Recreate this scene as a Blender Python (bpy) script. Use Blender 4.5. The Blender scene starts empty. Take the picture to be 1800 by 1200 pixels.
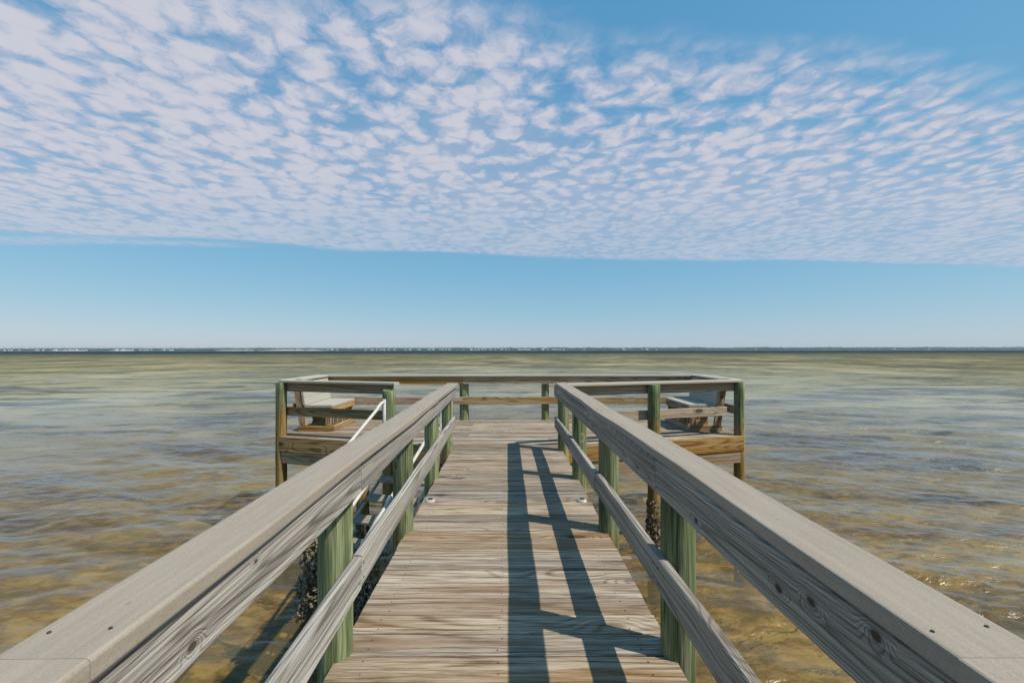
import bpy, bmesh, math, random
import numpy as np
from mathutils import Vector, Matrix, noise as mnoise

SC = bpy.context.scene
COL = SC.collection
R = math.radians
random.seed(7)
rng = np.random.default_rng(11)

# ------------------------------------------------------------------ camera
EYE = 1.30                      # metres above the walkway boards (boards are z = 0)
WATER = -1.56
BED = -2.30
cam = bpy.data.cameras.new('camera')
cam.sensor_width = 36.0
cam.lens = 36.0 * 770 / 1800
cam.shift_x = 8 / 1800
cam.shift_y = 15 / 1800
cam.clip_start = 0.05
cam.clip_end = 30000
cam_o = bpy.data.objects.new('camera', cam)
cam_o.location = (0, 0, EYE)
cam_o.rotation_euler = (R(90), R(0.07), 0)
COL.objects.link(cam_o)
SC.camera = cam_o

# ------------------------------------------------------------------ sun, sky
SUN = Vector((0.74, -0.30, 1.0)).normalized()
EL = math.asin(SUN.z)
AZ = math.atan2(SUN.x, SUN.y)
sl = bpy.data.lights.new('sun', 'SUN')
sl.energy = 5.0
sl.angle = R(0.53)
sl.color = (1.0, 0.93, 0.82)
so = bpy.data.objects.new('sun', sl)
so.rotation_euler = (-SUN).to_track_quat('-Z', 'Y').to_euler()
so.location = SUN * 60
COL.objects.link(so)

SC.view_settings.view_transform = 'Standard'
SC.view_settings.look = 'None'
SC.view_settings.exposure = 0.0
SC.view_settings.gamma = 1.0
SC.view_settings.use_curve_mapping = False
SC.render.engine = 'CYCLES'
SC.cycles.max_bounces = 8
SC.cycles.transparent_max_bounces = 16
SC.cycles.volume_bounces = 0
SC.cycles.caustics_reflective = False
SC.cycles.caustics_refractive = False


class NT:
    """small helper round a node tree"""
    def __init__(s, tree):
        s.t = tree
        s.n = tree.nodes
        s.l = tree.links

    def new(s, kind, **kw):
        n = s.n.new(kind)
        for k, v in kw.items():
            setattr(n, k, v)
        return n

    def put(s, sock, v):
        if v is None:
            return
        if hasattr(v, 'is_linked') or hasattr(v, 'links'):
            s.l.new(v, sock)
        elif isinstance(v, (tuple, list)):
            if len(v) == 3 and sock.type == 'RGBA':
                v = (*v, 1)
            sock.default_value = v
        else:
            sock.default_value = v

    def math(s, op, a, b=None, c=None, clamp=False):
        n = s.new('ShaderNodeMath', operation=op, use_clamp=clamp)
        s.put(n.inputs[0], a)
        s.put(n.inputs[1], b)
        s.put(n.inputs[2], c)
        return n.outputs[0]

    def vmath(s, op, a, b=None, scale=None):
        n = s.new('ShaderNodeVectorMath', operation=op)
        s.put(n.inputs[0], a)
        s.put(n.inputs[1], b)
        if scale is not None:
            s.put(n.inputs['Scale'], scale)
        return n.outputs[0]

    def sep(s, v):
        n = s.new('ShaderNodeSeparateXYZ')
        s.put(n.inputs[0], v)
        return n.outputs

    def comb(s, x, y, z):
        n = s.new('ShaderNodeCombineXYZ')
        s.put(n.inputs[0], x); s.put(n.inputs[1], y); s.put(n.inputs[2], z)
        return n.outputs[0]

    def noise(s, vec, scale, detail=2.0, rough=0.5, dist=0.0, dims='3D'):
        n = s.new('ShaderNodeTexNoise', noise_dimensions=dims)
        s.put(n.inputs['Vector'], vec)
        n.inputs['Scale'].default_value = scale
        n.inputs['Detail'].default_value = detail
        n.inputs['Roughness'].default_value = rough
        n.inputs['Distortion'].default_value = dist
        return n.outputs[0]

    def voro(s, vec, scale, feature='F1', rand=1.0, smooth=0.5, dims='3D'):
        n = s.new('ShaderNodeTexVoronoi', feature=feature, voronoi_dimensions=dims)
        s.put(n.inputs['Vector'], vec)
        n.inputs['Scale'].default_value = scale
        n.inputs['Randomness'].default_value = rand
        if feature == 'SMOOTH_F1':
            n.inputs['Smoothness'].default_value = smooth
        return n.outputs['Distance']

    def smooth(s, v, a, b, lo=0.0, hi=1.0, kind='SMOOTHSTEP'):
        n = s.new('ShaderNodeMapRange', interpolation_type=kind)
        s.put(n.inputs['Value'], v)
        s.put(n.inputs['From Min'], a); s.put(n.inputs['From Max'], b)
        s.put(n.inputs['To Min'], lo); s.put(n.inputs['To Max'], hi)
        return n.outputs[0]

    def mix(s, f, a, b, blend='MIX'):
        n = s.new('ShaderNodeMix', data_type='RGBA', blend_type=blend)
        s.put(n.inputs['Factor'], f)
        s.put(n.inputs['A'], a) if False else s.put([i for i in n.inputs if i.name == 'A' and i.type == 'RGBA'][0], a)
        s.put([i for i in n.inputs if i.name == 'B' and i.type == 'RGBA'][0], b)
        return [o for o in n.outputs if o.type == 'RGBA'][0]

    def ramp(s, v, stops):
        n = s.new('ShaderNodeValToRGB')
        cr = n.color_ramp
        while len(cr.elements) < len(stops):
            cr.elements.new(0.5)
        for e, (p, c) in zip(cr.elements, stops):
            e.position = p
            e.color = (*c, 1)
        s.put(n.inputs[0], v)
        return n.outputs[0]


# world: physical sky with a sheet of altocumulus on a level plane high above
world = bpy.data.worlds.new('World')
SC.world = world
world.use_nodes = True
w = NT(world.node_tree)
w.n.clear()
sky = w.new('ShaderNodeTexSky', sky_type='NISHITA')
sky.sun_disc = False
sky.sun_elevation = EL
sky.sun_rotation = AZ
sky.air_density = 1.0
sky.dust_density = 0.2
sky.ozone_density = 4.0
sc_ = w.new('ShaderNodeSeparateColor')
w.l.new(sky.outputs[0], sc_.inputs[0])
def chan(o, a, p):
    x = w.math('MULTIPLY', o, 0.1)
    return w.math('MULTIPLY', w.math('POWER', x, p), 10 * a)
cc = w.new('ShaderNodeCombineColor')
w.l.new(chan(sc_.outputs[0], 0.69, 0.80), cc.inputs[0])
w.l.new(chan(sc_.outputs[1], 0.70, 0.44), cc.inputs[1])
w.l.new(chan(sc_.outputs[2], 0.77, 0.28), cc.inputs[2])
dirv = w.new('ShaderNodeTexCoord').outputs['Generated']
dx, dy, dz = w.sep(dirv)
zz = w.math('MAXIMUM', dz, 0.03)
u = w.math('DIVIDE', dx, zz)
v = w.math('DIVIDE', dy, zz)
uv = w.comb(u, v, 0.0)
# the band the cloud sheet covers
wob = w.math('SUBTRACT', w.noise(uv, 1.1, 5, 0.6, dims='2D'), 0.5)
wob2 = w.math('SUBTRACT', w.noise(w.comb(w.math('MULTIPLY', u, 0.6), w.math('MULTIPLY', v, 1.5), 3.0), 0.8, 3, 0.5), 0.5)
near = w.math('ADD', 1.24, w.math('MULTIPLY', u, 0.23))
d_near = w.math('ADD', w.math('SUBTRACT', v, near), w.math('MULTIPLY', wob, 0.48))
far = w.math('ADD', 4.72, w.math('ADD', w.math('MULTIPLY', w.math('MAXIMUM', u, 0.0), 0.10), w.math('MULTIPLY', w.math('MINIMUM', u, 0.0), 0.24)))
d_far = w.math('ADD', w.math('SUBTRACT', far, v), w.math('MULTIPLY', wob2, 0.55))
band = w.math('MULTIPLY', w.smooth(d_near, -0.10, 0.20), w.smooth(d_far, -0.04, 0.16))
# puffs: cells broken by turbulence
warp = w.new('ShaderNodeTexNoise', noise_dimensions='2D')
w.put(warp.inputs['Vector'], uv)
warp.inputs['Scale'].default_value = 7.0
warp.inputs['Detail'].default_value = 3
wv = w.vmath('SCALE', w.vmath('SUBTRACT', warp.outputs['Color'], (0.5, 0.5, 0.5)), scale=0.13)
puv = w.vmath('ADD', w.vmath('MULTIPLY', uv, (1.0, 0.98, 1.0)), wv)
cell = w.voro(puv, 8.8, 'SMOOTH_F1', 1.0, 0.40, '2D')
puff = w.math('SUBTRACT', 1.0, w.math('MULTIPLY', cell, 1.45))
n1 = w.noise(puv, 12.5, 10, 0.70, dims='2D')
n2 = w.noise(w.vmath('MULTIPLY', uv, (1.0, 0.7, 1.0)), 2.1, 3, 0.55, dims='2D')
dens = w.math('ADD', w.math('MULTIPLY', puff, 0.40), w.math('ADD', w.math('MULTIPLY', n1, 0.76), w.math('MULTIPLY', n2, 0.40)))
dens = w.math('ADD', dens, w.smooth(v, 1.8, 4.2, 0.0, 0.10, 'LINEAR'))
dens = w.math('ADD', dens, w.smooth(u, 0.2, -1.6, 0.0, 0.10))
cov = w.smooth(dens, 0.38, 0.90)
thin = w.math('MULTIPLY', w.smooth(v, 1.9, 3.9), 0.80)
cov = w.math('ADD', w.math('MULTIPLY', cov, w.math('SUBTRACT', 1.0, thin)), w.math('MULTIPLY', thin, w.math('MULTIPLY_ADD', n1, 0.9, 0.24)))
veil = w.math('MULTIPLY', w.smooth(d_near, 0.10, 1.0), w.math('ADD', w.smooth(n2, 0.25, 0.65, 0.24, 0.56), w.smooth(v, 1.6, 3.4, 0.0, 0.30)))
cov = w.math('MAXIMUM', cov, veil)
cov = w.math('MULTIPLY', w.math('MULTIPLY', cov, band), w.smooth(v, 2.4, 4.6, 0.96, 0.72))
# a thin streak below the sheet, low on one side
st = w.math('ADD', w.math('SUBTRACT', v, w.math('ADD', 4.35, w.math('MULTIPLY', u, 0.10))), w.math('MULTIPLY', wob2, 0.6))
streak = w.math('MULTIPLY', w.math('MULTIPLY', w.smooth(w.math('ABSOLUTE', st), 0.0, 0.28, 1.0, 0.0), w.smooth(u, -2.2, -3.0, 0.0, 0.45)), w.smooth(n1, 0.3, 0.6, 0.5, 1.0))
cov = w.math('MAXIMUM', cov, streak)
ccol = w.mix(w.smooth(dens, 0.64, 1.00), (4.3, 4.95, 6.4), (6.1, 6.15, 6.9))
skyc = w.mix(cov, cc.outputs[0], ccol)
bg = w.new('ShaderNodeBackground')
w.l.new(skyc, bg.inputs[0])
bg.inputs[1].default_value = 0.1
wo = w.new('ShaderNodeOutputWorld')
w.l.new(bg.outputs[0], wo.inputs[0])


# ------------------------------------------------------------------ materials
def new_mat(name):
    m = bpy.data.materials.new(name)
    m.use_nodes = True
    t = NT(m.node_tree)
    t.n.clear()
    out = t.new('ShaderNodeOutputMaterial')
    return m, t, out


def principled(t, out, color, rough=0.7, normal=None, spec=0.3, metal=0.0):
    b = t.new('ShaderNodeBsdfPrincipled')
    t.put(b.inputs['Base Color'], color)
    t.put(b.inputs['Roughness'], rough)
    b.inputs['Specular IOR Level'].default_value = spec
    b.inputs['Metallic'].default_value = metal
    if normal is not None:
        t.put(b.inputs['Normal'], normal)
    t.l.new(b.outputs[0], out.inputs[0])
    return b


def bump(t, h, strength, dist):
    n = t.new('ShaderNodeBump')
    n.inputs['Strength'].default_value = strength
    n.inputs['Distance'].default_value = dist
    t.put(n.inputs['Height'], h)
    return n.outputs[0]


def local(t, axis='X', shift=True):
    """object coordinates with the grain along x, moved by a random amount per object"""
    p = t.new('ShaderNodeTexCoord').outputs['Object']
    if axis == 'Z':
        x, y, z = t.sep(p)
        p = t.comb(z, x, y)
    rnd = t.new('ShaderNodeObjectInfo').outputs['Random']
    if shift:
        off = t.vmath('SCALE', (37.3, 19.1, 53.7), scale=rnd)
        p = t.vmath('ADD', p, off)
    return p, rnd


def wood(name, light, mid, dark, accent, rings=26.0, acc_amt=0.35, knots=True, vary=0.22, axis='X', rough=0.8,
         bumpd=0.0022, line_amt=0.42, knot_scale=5.0, knot_col=(0.06, 0.04, 0.025), streak=0.55, knot_z=1.0, fibre=0.30, ring_detail=1.0, spots=(), fine=1.0):
    m, t, out = new_mat(name)
    p, rnd = local(t, axis)
    # knots: sparse cells, longer along the grain
    kd = t.voro(t.vmath('MULTIPLY', p, (0.42, 1.0, knot_z)), knot_scale)
    if spots:
        qx, qy, qz = t.sep(t.new('ShaderNodeTexCoord').outputs['Object'])
        for sx, sy, sr in spots:
            ax = t.math('MULTIPLY', t.math('SUBTRACT', qx, sx), 0.75 * 0.1 / sr)
            ay = t.math('MULTIPLY', t.math('SUBTRACT', qy, sy), 0.1 / sr)
            dd = t.math('SQRT', t.math('ADD', t.math('MULTIPLY', ax, ax), t.math('MULTIPLY', ay, ay)))
            dd = t.math('ADD', dd, t.math('MULTIPLY', t.math('SUBTRACT', t.noise(t.vmath('MULTIPLY', p, (0.5, 1, 1)), 45.0, 3), 0.5), 0.13))
            kd = t.math('MINIMUM', kd, dd)
    fall = t.smooth(kd, 0.0, 0.42, 1.0, 0.0)
    # growth rings: contour lines of a field stretched along the board
    f = t.noise(t.vmath('MULTIPLY', p, (0.22, 3.6, 3.6)), 1.0, ring_detail, 0.4, 0.0)
    f = t.math('MULTIPLY', f, rings)
    if knots:
        f = t.math('ADD', f, t.math('MULTIPLY', t.math('POWER', fall, 1.5), 4.0))
    px, py, pz = t.sep(p)
    lin = t.math('MULTIPLY', t.math('ADD', py, pz), 11.0)
    f3 = t.noise(t.vmath('MULTIPLY', p, (0.16 * fine * fine, 17 * fine, 17 * fine)), 1.0, 3, 0.6)
    g = t.math('MULTIPLY', t.math('ADD', f, lin), 6.28)
    s_ = t.math('MULTIPLY_ADD', t.math('SINE', g), 0.5, 0.5)
    lines = t.math('SUBTRACT', 1.0, t.math('POWER', s_, 4.0))
    fib = t.noise(t.vmath('MULTIPLY', p, (1.4 * fine * fine, 150, 150)), 1.0, 3, 0.7)
    fib2 = t.noise(t.vmath('MULTIPLY', p, (0.55 * fine * fine, 30 * fine, 30 * fine)), 1.0, 3, 0.6)
    fib = t.smooth(fib, 0.36, 0.64)
    fib2 = t.smooth(fib2, 0.30, 0.70)
    blotch = t.noise(t.vmath('MULTIPLY', p, (0.7, 7 * fine, 7 * fine)), 1.0, 3, 0.55)
    tone = t.math('ADD', t.math('MULTIPLY', lines, line_amt), t.math('ADD', t.math('MULTIPLY', fib, fibre), t.math('MULTIPLY', fib2, 0.98 - line_amt - fibre)))
    tone = t.math('ADD', tone, t.math('ADD', t.math('MULTIPLY', t.math('SUBTRACT', blotch, 0.5), 0.55), t.math('MULTIPLY', t.math('SUBTRACT', f3, 0.5), streak)))
    col = t.ramp(tone, [(0.20, dark), (0.52, mid), (0.86, light)])
    am = t.math('MULTIPLY', t.smooth(t.noise(t.vmath('MULTIPLY', p, (0.5, 9, 9)), 1.0, 3, 0.6), 0.46, 0.70), acc_amt * 2.0, clamp=True)
    am = t.math('MULTIPLY', am, t.smooth(fib2, 0.2, 0.8, 0.55, 1.0))
    col = t.mix(am, col, accent)
    # fine open checks
    ck = t.noise(t.vmath('MULTIPLY', p, (2.0, 80, 80)), 1.0, 2, 0.5)
    chk = t.math('MULTIPLY', t.smooth(ck, 0.30, 0.23), t.smooth(blotch, 0.38, 0.55))
    col = t.mix(t.math('MULTIPLY', chk, 0.75), col, tuple(c * 0.28 for c in dark))
    if knots:
        km = t.smooth(kd, 0.10, 0.065)
        rim = t.math('MULTIPLY', t.smooth(kd, 0.17, 0.09), 0.45)
        col = t.mix(rim, col, tuple(c * 0.75 for c in dark))
        col = t.mix(t.math('MULTIPLY', km, 0.9), col, knot_col)
    hv = t.new('ShaderNodeHueSaturation')
    t.put(hv.inputs['Value'], t.math('MULTIPLY_ADD', t.math('FRACT', t.math('MULTIPLY', rnd, 7.31)), vary * 2, 1.0 - vary))
    t.put(hv.inputs['Saturation'], t.math('MULTIPLY_ADD', t.math('FRACT', t.math('MULTIPLY', rnd, 13.7)), 0.55, 0.72))
    t.put(hv.inputs['Color'], col)
    h = t.math('ADD', t.math('MULTIPLY', lines, 0.35), t.math('ADD', t.math('MULTIPLY', fib, 0.5), t.math('MULTIPLY', chk, -1.2)))
    principled(t, out, hv.outputs[0], rough, bump(t, h, 0.7, bumpd), 0.2)
    return m


M_DECK = wood('weathered_deck_wood', (0.42, 0.360, 0.285), (0.262, 0.208, 0.153), (0.105, 0.072, 0.046), (0.215, 0.118, 0.048),
              rings=20, acc_amt=0.36, vary=0.28, line_amt=0.26, knot_scale=3.0, streak=0.62, fine=2.0)
M_RAIL = wood('grey_rail_wood', (0.44, 0.405, 0.35), (0.265, 0.237, 0.205), (0.125, 0.106, 0.09), (0.24, 0.20, 0.14),
              rings=58, acc_amt=0.2, vary=0.08, line_amt=0.30, fibre=0.34, streak=0.34, knot_scale=3.6, bumpd=0.003, knot_z=0.12)
M_RAIL_KNOTTY = wood('knotty_grey_rail_wood', (0.44, 0.405, 0.35), (0.265, 0.237, 0.205), (0.125, 0.106, 0.09), (0.24, 0.20, 0.14),
              rings=58, acc_amt=0.2, vary=0.08, line_amt=0.30, fibre=0.34, streak=0.34, knot_scale=3.6, bumpd=0.003, knot_z=0.12, spots=((1.04, 0.0185, 0.0095), (0.93, -0.0145, 0.0105), (0.77, -0.046, 0.010), (1.49, 0.033, 0.009)))
M_RAIL_LADDER_SIDE = wood('ladder_side_grey_rail_wood', (0.44, 0.405, 0.35), (0.265, 0.237, 0.205), (0.125, 0.106, 0.09), (0.24, 0.20, 0.14),
              rings=58, acc_amt=0.2, vary=0.08, line_amt=0.30, fibre=0.34, streak=0.34, knot_scale=3.6, bumpd=0.003, knot_z=0.12, spots=((0.861, -0.03, 0.009), (1.08, 0.028, 0.006)))  # same greys as the other top rails, only the knots differ
M_LOW = wood('pale_lower_rail_wood', (0.48, 0.455, 0.40), (0.31, 0.285, 0.24), (0.14, 0.12, 0.095), (0.27, 0.235, 0.16),
             rings=44, acc_amt=0.25, vary=0.08, line_amt=0.36, fibre=0.30, streak=0.25, knot_scale=2.4, bumpd=0.003, knot_z=0.3)
M_FASCIA = wood('brown_beam_wood', (0.46, 0.34, 0.20), (0.30, 0.185, 0.09), (0.13, 0.07, 0.03), (0.36, 0.19, 0.06),
                rings=30, acc_amt=0.4, vary=0.12, line_amt=0.36, fine=1.5, knot_scale=3.0)
M_PRAIL = wood('tan_rail_wood', (0.43, 0.355, 0.25), (0.30, 0.225, 0.145), (0.14, 0.09, 0.05), (0.25, 0.135, 0.055),
               rings=30, acc_amt=0.35, vary=0.15, line_amt=0.34, fine=1.5, knot_scale=3.0)


def cap_mat(name, base, dark):
    m, t, out = new_mat(name)
    p, rnd = local(t)
    a = t.noise(t.vmath('MULTIPLY', p, (3, 60, 60)), 1.0, 3, 0.6)
    b = t.noise(p, 260.0, 2, 0.6)
    c = t.noise(t.vmath('MULTIPLY', p, (0.8, 4, 4)), 1.0, 4, 0.6)
    tone = t.math('ADD', t.math('MULTIPLY', a, 0.40), t.math('ADD', t.math('MULTIPLY', b, 0.42), t.math('MULTIPLY', c, 0.18)))
    col = t.mix(t.smooth(tone, 0.34, 0.66), dark, base)
    sp = t.smooth(t.voro(t.vmath('MULTIPLY', p, (0.7, 1, 1)), 8.5), 0.055, 0.030)
    sp = t.math('MULTIPLY', sp, t.smooth(c, 0.46, 0.56))
    col = t.mix(t.math('MULTIPLY', sp, 0.85), col, (0.07, 0.06, 0.055))
    h = t.math('ADD', t.math('MULTIPLY', b, 0.5), t.math('MULTIPLY', a, 0.5))
    principled(t, out, col, 0.75, bump(t, h, 0.5, 0.0012), 0.25)
    return m


M_CAP = cap_mat('taupe_composite', (0.352, 0.298, 0.238), (0.270, 0.226, 0.178))
M_PCAP = cap_mat('pale_composite', (0.47, 0.43, 0.35), (0.38, 0.34, 0.27))
M_SEAT = cap_mat('pale_grey_composite', (0.43, 0.405, 0.345), (0.36, 0.335, 0.28))


def post_mat():
    m, t, out = new_mat('green_treated_pile')
    p, rnd = local(t, 'Z', False)
    pr = t.vmath('ADD', p, t.vmath('SCALE', (0.0, 17.0, 31.0), scale=rnd))
    px, py, pz = t.sep(p)                  # px = height along the post
    pr2 = t.vmath('ADD', pr, t.comb(t.math('MULTIPLY', rnd, 40.0), 0.0, 0.0))
    fib = t.noise(t.vmath('MULTIPLY', pr2, (2.2, 70, 70)), 1.0, 4, 0.62)
    f = t.noise(t.vmath('MULTIPLY', pr2, (0.5, 8, 8)), 1.0, 2, 0.5, 0.4)
    lines = t.math('MULTIPLY_ADD', t.math('SINE', t.math('MULTIPLY', f, 150.0)), 0.5, 0.5)
    blot = t.noise(t.vmath('MULTIPLY', pr2, (2.2, 9, 9)), 1.0, 3, 0.6)
    fl = t.noise(t.vmath('MULTIPLY', pr2, (0.7, 24, 24)), 1.0, 4, 0.6)
    tone = t.math('ADD', t.math('MULTIPLY', fib, 0.42), t.math('ADD', t.math('MULTIPLY', lines, 0.07), t.math('ADD', t.math('MULTIPLY', fl, 0.42), t.math('MULTIPLY', blot, 0.16))))
    g = t.ramp(tone, [(0.36, (0.032, 0.042, 0.017)), (0.50, (0.125, 0.155, 0.070)), (0.68, (0.34, 0.37, 0.205))])
    y = t.ramp(tone, [(0.33, (0.075, 0.040, 0.013)), (0.50, (0.25, 0.155, 0.045)), (0.70, (0.45, 0.35, 0.15))])
    pale = t.noise(t.vmath('MULTIPLY', pr2, (1.1, 15, 15)), 1.0, 4, 0.65)
    g = t.mix(t.smooth(pale, 0.54, 0.68, 0.0, 0.75), g, t.ramp(tone, [(0.36, (0.12, 0.12, 0.065)), (0.64, (0.40, 0.40, 0.27))]))
    g = t.mix(t.smooth(pale, 0.46, 0.34, 0.0, 0.7), g, (0.045, 0.062, 0.027))
    at = t.new('ShaderNodeAttribute', attribute_name='stain_top', attribute_type='OBJECT')
    hgt = t.math('ADD', t.math('SUBTRACT', at.outputs['Fac'], px), t.math('MULTIPLY', t.math('SUBTRACT', blot, 0.5), 0.75))
    stain = t.smooth(hgt, -0.12, 0.22)
    col = t.mix(stain, g, y)
    # waterlogged and algae-covered near the water
    wet = t.smooth(t.math('ADD', px, t.math('MULTIPLY', blot, 0.4)), -0.72, -0.98)
    col = t.mix(t.math('MULTIPLY', wet, 0.85), col, (0.10, 0.075, 0.045))
    # long checks
    ck = t.noise(t.vmath('MULTIPLY', pr2, (0.55, 26, 26)), 1.0, 1.0, 0.5)
    chk = t.smooth(t.math('ABSOLUTE', t.math('SUBTRACT', ck, 0.40)), 0.012, 0.003)
    col = t.mix(t.math('MULTIPLY', chk, 0.8), col, (0.022, 0.022, 0.012))
    kd = t.voro(t.vmath('MULTIPLY', pr2, (0.6, 1.0, 1.0)), 4.6)
    col = t.mix(t.math('MULTIPLY', t.smooth(kd, 0.155, 0.13), 0.6), col, (0.30, 0.33, 0.19))
    col = t.mix(t.math('MULTIPLY', t.smooth(kd, 0.115, 0.09), 0.85), col, (0.19, 0.12, 0.055))
    hv = t.new('ShaderNodeHueSaturation')
    t.put(hv.inputs['Value'], t.math('MULTIPLY_ADD', rnd, 0.3, 0.82))
    t.put(hv.inputs['Color'], col)
    h = t.math('ADD', t.math('MULTIPLY', fib, 0.8), t.math('MULTIPLY', chk, -1.0))
    principled(t, out, hv.outputs[0], 0.8, bump(t, h, 0.8, 0.004), 0.2)
    return m


M_POST = post_mat()


def simple(name, c0, c1, scale=20.0, rough=0.6, spec=0.4, metal=0.0, stretch=(1, 1, 1), bd=0.001):
    m, t, out = new_mat(name)
    p, rnd = local(t)
    n = t.noise(t.vmath('MULTIPLY', p, stretch), scale, 4, 0.6)
    principled(t, out, t.mix(t.smooth(n, 0.3, 0.7), c0, c1), rough, bump(t, n, 0.4, bd), spec, metal)
    return m


M_OYSTER = simple('oyster_shell', (0.035, 0.028, 0.02), (0.36, 0.28, 0.19), 26, 0.75, 0.3, bd=0.004)
M_WHITE = simple('white_painted_tube', (0.50, 0.48, 0.42), (0.60, 0.585, 0.53), 14, 0.35, 0.5)
M_PVC = simple('grey_conduit', (0.36, 0.36, 0.35), (0.46, 0.46, 0.45), 18, 0.5, 0.4)
M_TREAD = simple('pale_tread', (0.16, 0.125, 0.085), (0.38, 0.32, 0.235), 9, 0.7, 0.3, stretch=(1, 8, 8))
M_NAIL = simple('rusted_screw', (0.035, 0.022, 0.015), (0.06, 0.04, 0.028), 60, 0.6, 0.4)
M_LAMP = simple('clear_lamp_plastic', (0.34, 0.35, 0.33), (0.50, 0.51, 0.48), 30, 0.18, 0.6)
M_SOLAR = simple('solar_cell', (0.02, 0.028, 0.03), (0.04, 0.05, 0.05), 40, 0.2, 0.6)
M_HOUSE = simple('white_house_wall', (0.62, 0.60, 0.56), (0.78, 0.77, 0.74), 0.4, 0.8, 0.2)
M_ROOF = simple('grey_shingle_roof', (0.17, 0.16, 0.16), (0.28, 0.26, 0.25), 0.6, 0.9, 0.1)
M_FOLIAGE = simple('distant_foliage', (0.028, 0.045, 0.028), (0.075, 0.10, 0.055), 0.05, 0.9, 0.1)
M_BEACH = simple('pale_beach_sand', (0.50, 0.46, 0.38), (0.60, 0.56, 0.48), 0.05, 0.9, 0.1)
M_LAND = simple('scrub_land', (0.06, 0.075, 0.04), (0.13, 0.14, 0.08), 0.02, 0.9, 0.1)


def bed_mat():
    m, t, out = new_mat('sandy_seabed')
    p = t.new('ShaderNodeNewGeometry').outputs['Position']
    x, y, z = t.sep(p)
    a = t.noise(t.vmath('MULTIPLY', p, (0.30, 0.62, 0)), 1.0, 6, 0.6, 0.5)
    b = t.noise(t.vmath('MULTIPLY', p, (2.6, 4.6, 0)), 1.0, 5, 0.62, 0.4)
    c = t.noise(t.vmath('MULTIPLY', p, (0.035, 0.10, 0)), 1.0, 4, 0.55, 0.3)
    tone = t.math('ADD', t.math('MULTIPLY', a, 0.42), t.math('ADD', t.math('MULTIPLY', b, 0.38), t.math('MULTIPLY', c, 0.26)))
    col = t.ramp(tone, [(0.42, (0.035, 0.028, 0.013)), (0.50, (0.19, 0.120, 0.040)), (0.57, (0.47, 0.335, 0.13)), (0.69, (0.60, 0.50, 0.28))])
    grass = t.smooth(c, 0.56, 0.64)
    col = t.mix(t.math('MULTIPLY', grass, t.smooth(y, 8.0, 20.0, 0.0, 0.85)), col, (0.055, 0.055, 0.03))
    principled(t, out, col, 0.95, bump(t, b, 0.8, 0.05), 0.0)
    return m


M_BED = bed_mat()


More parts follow.
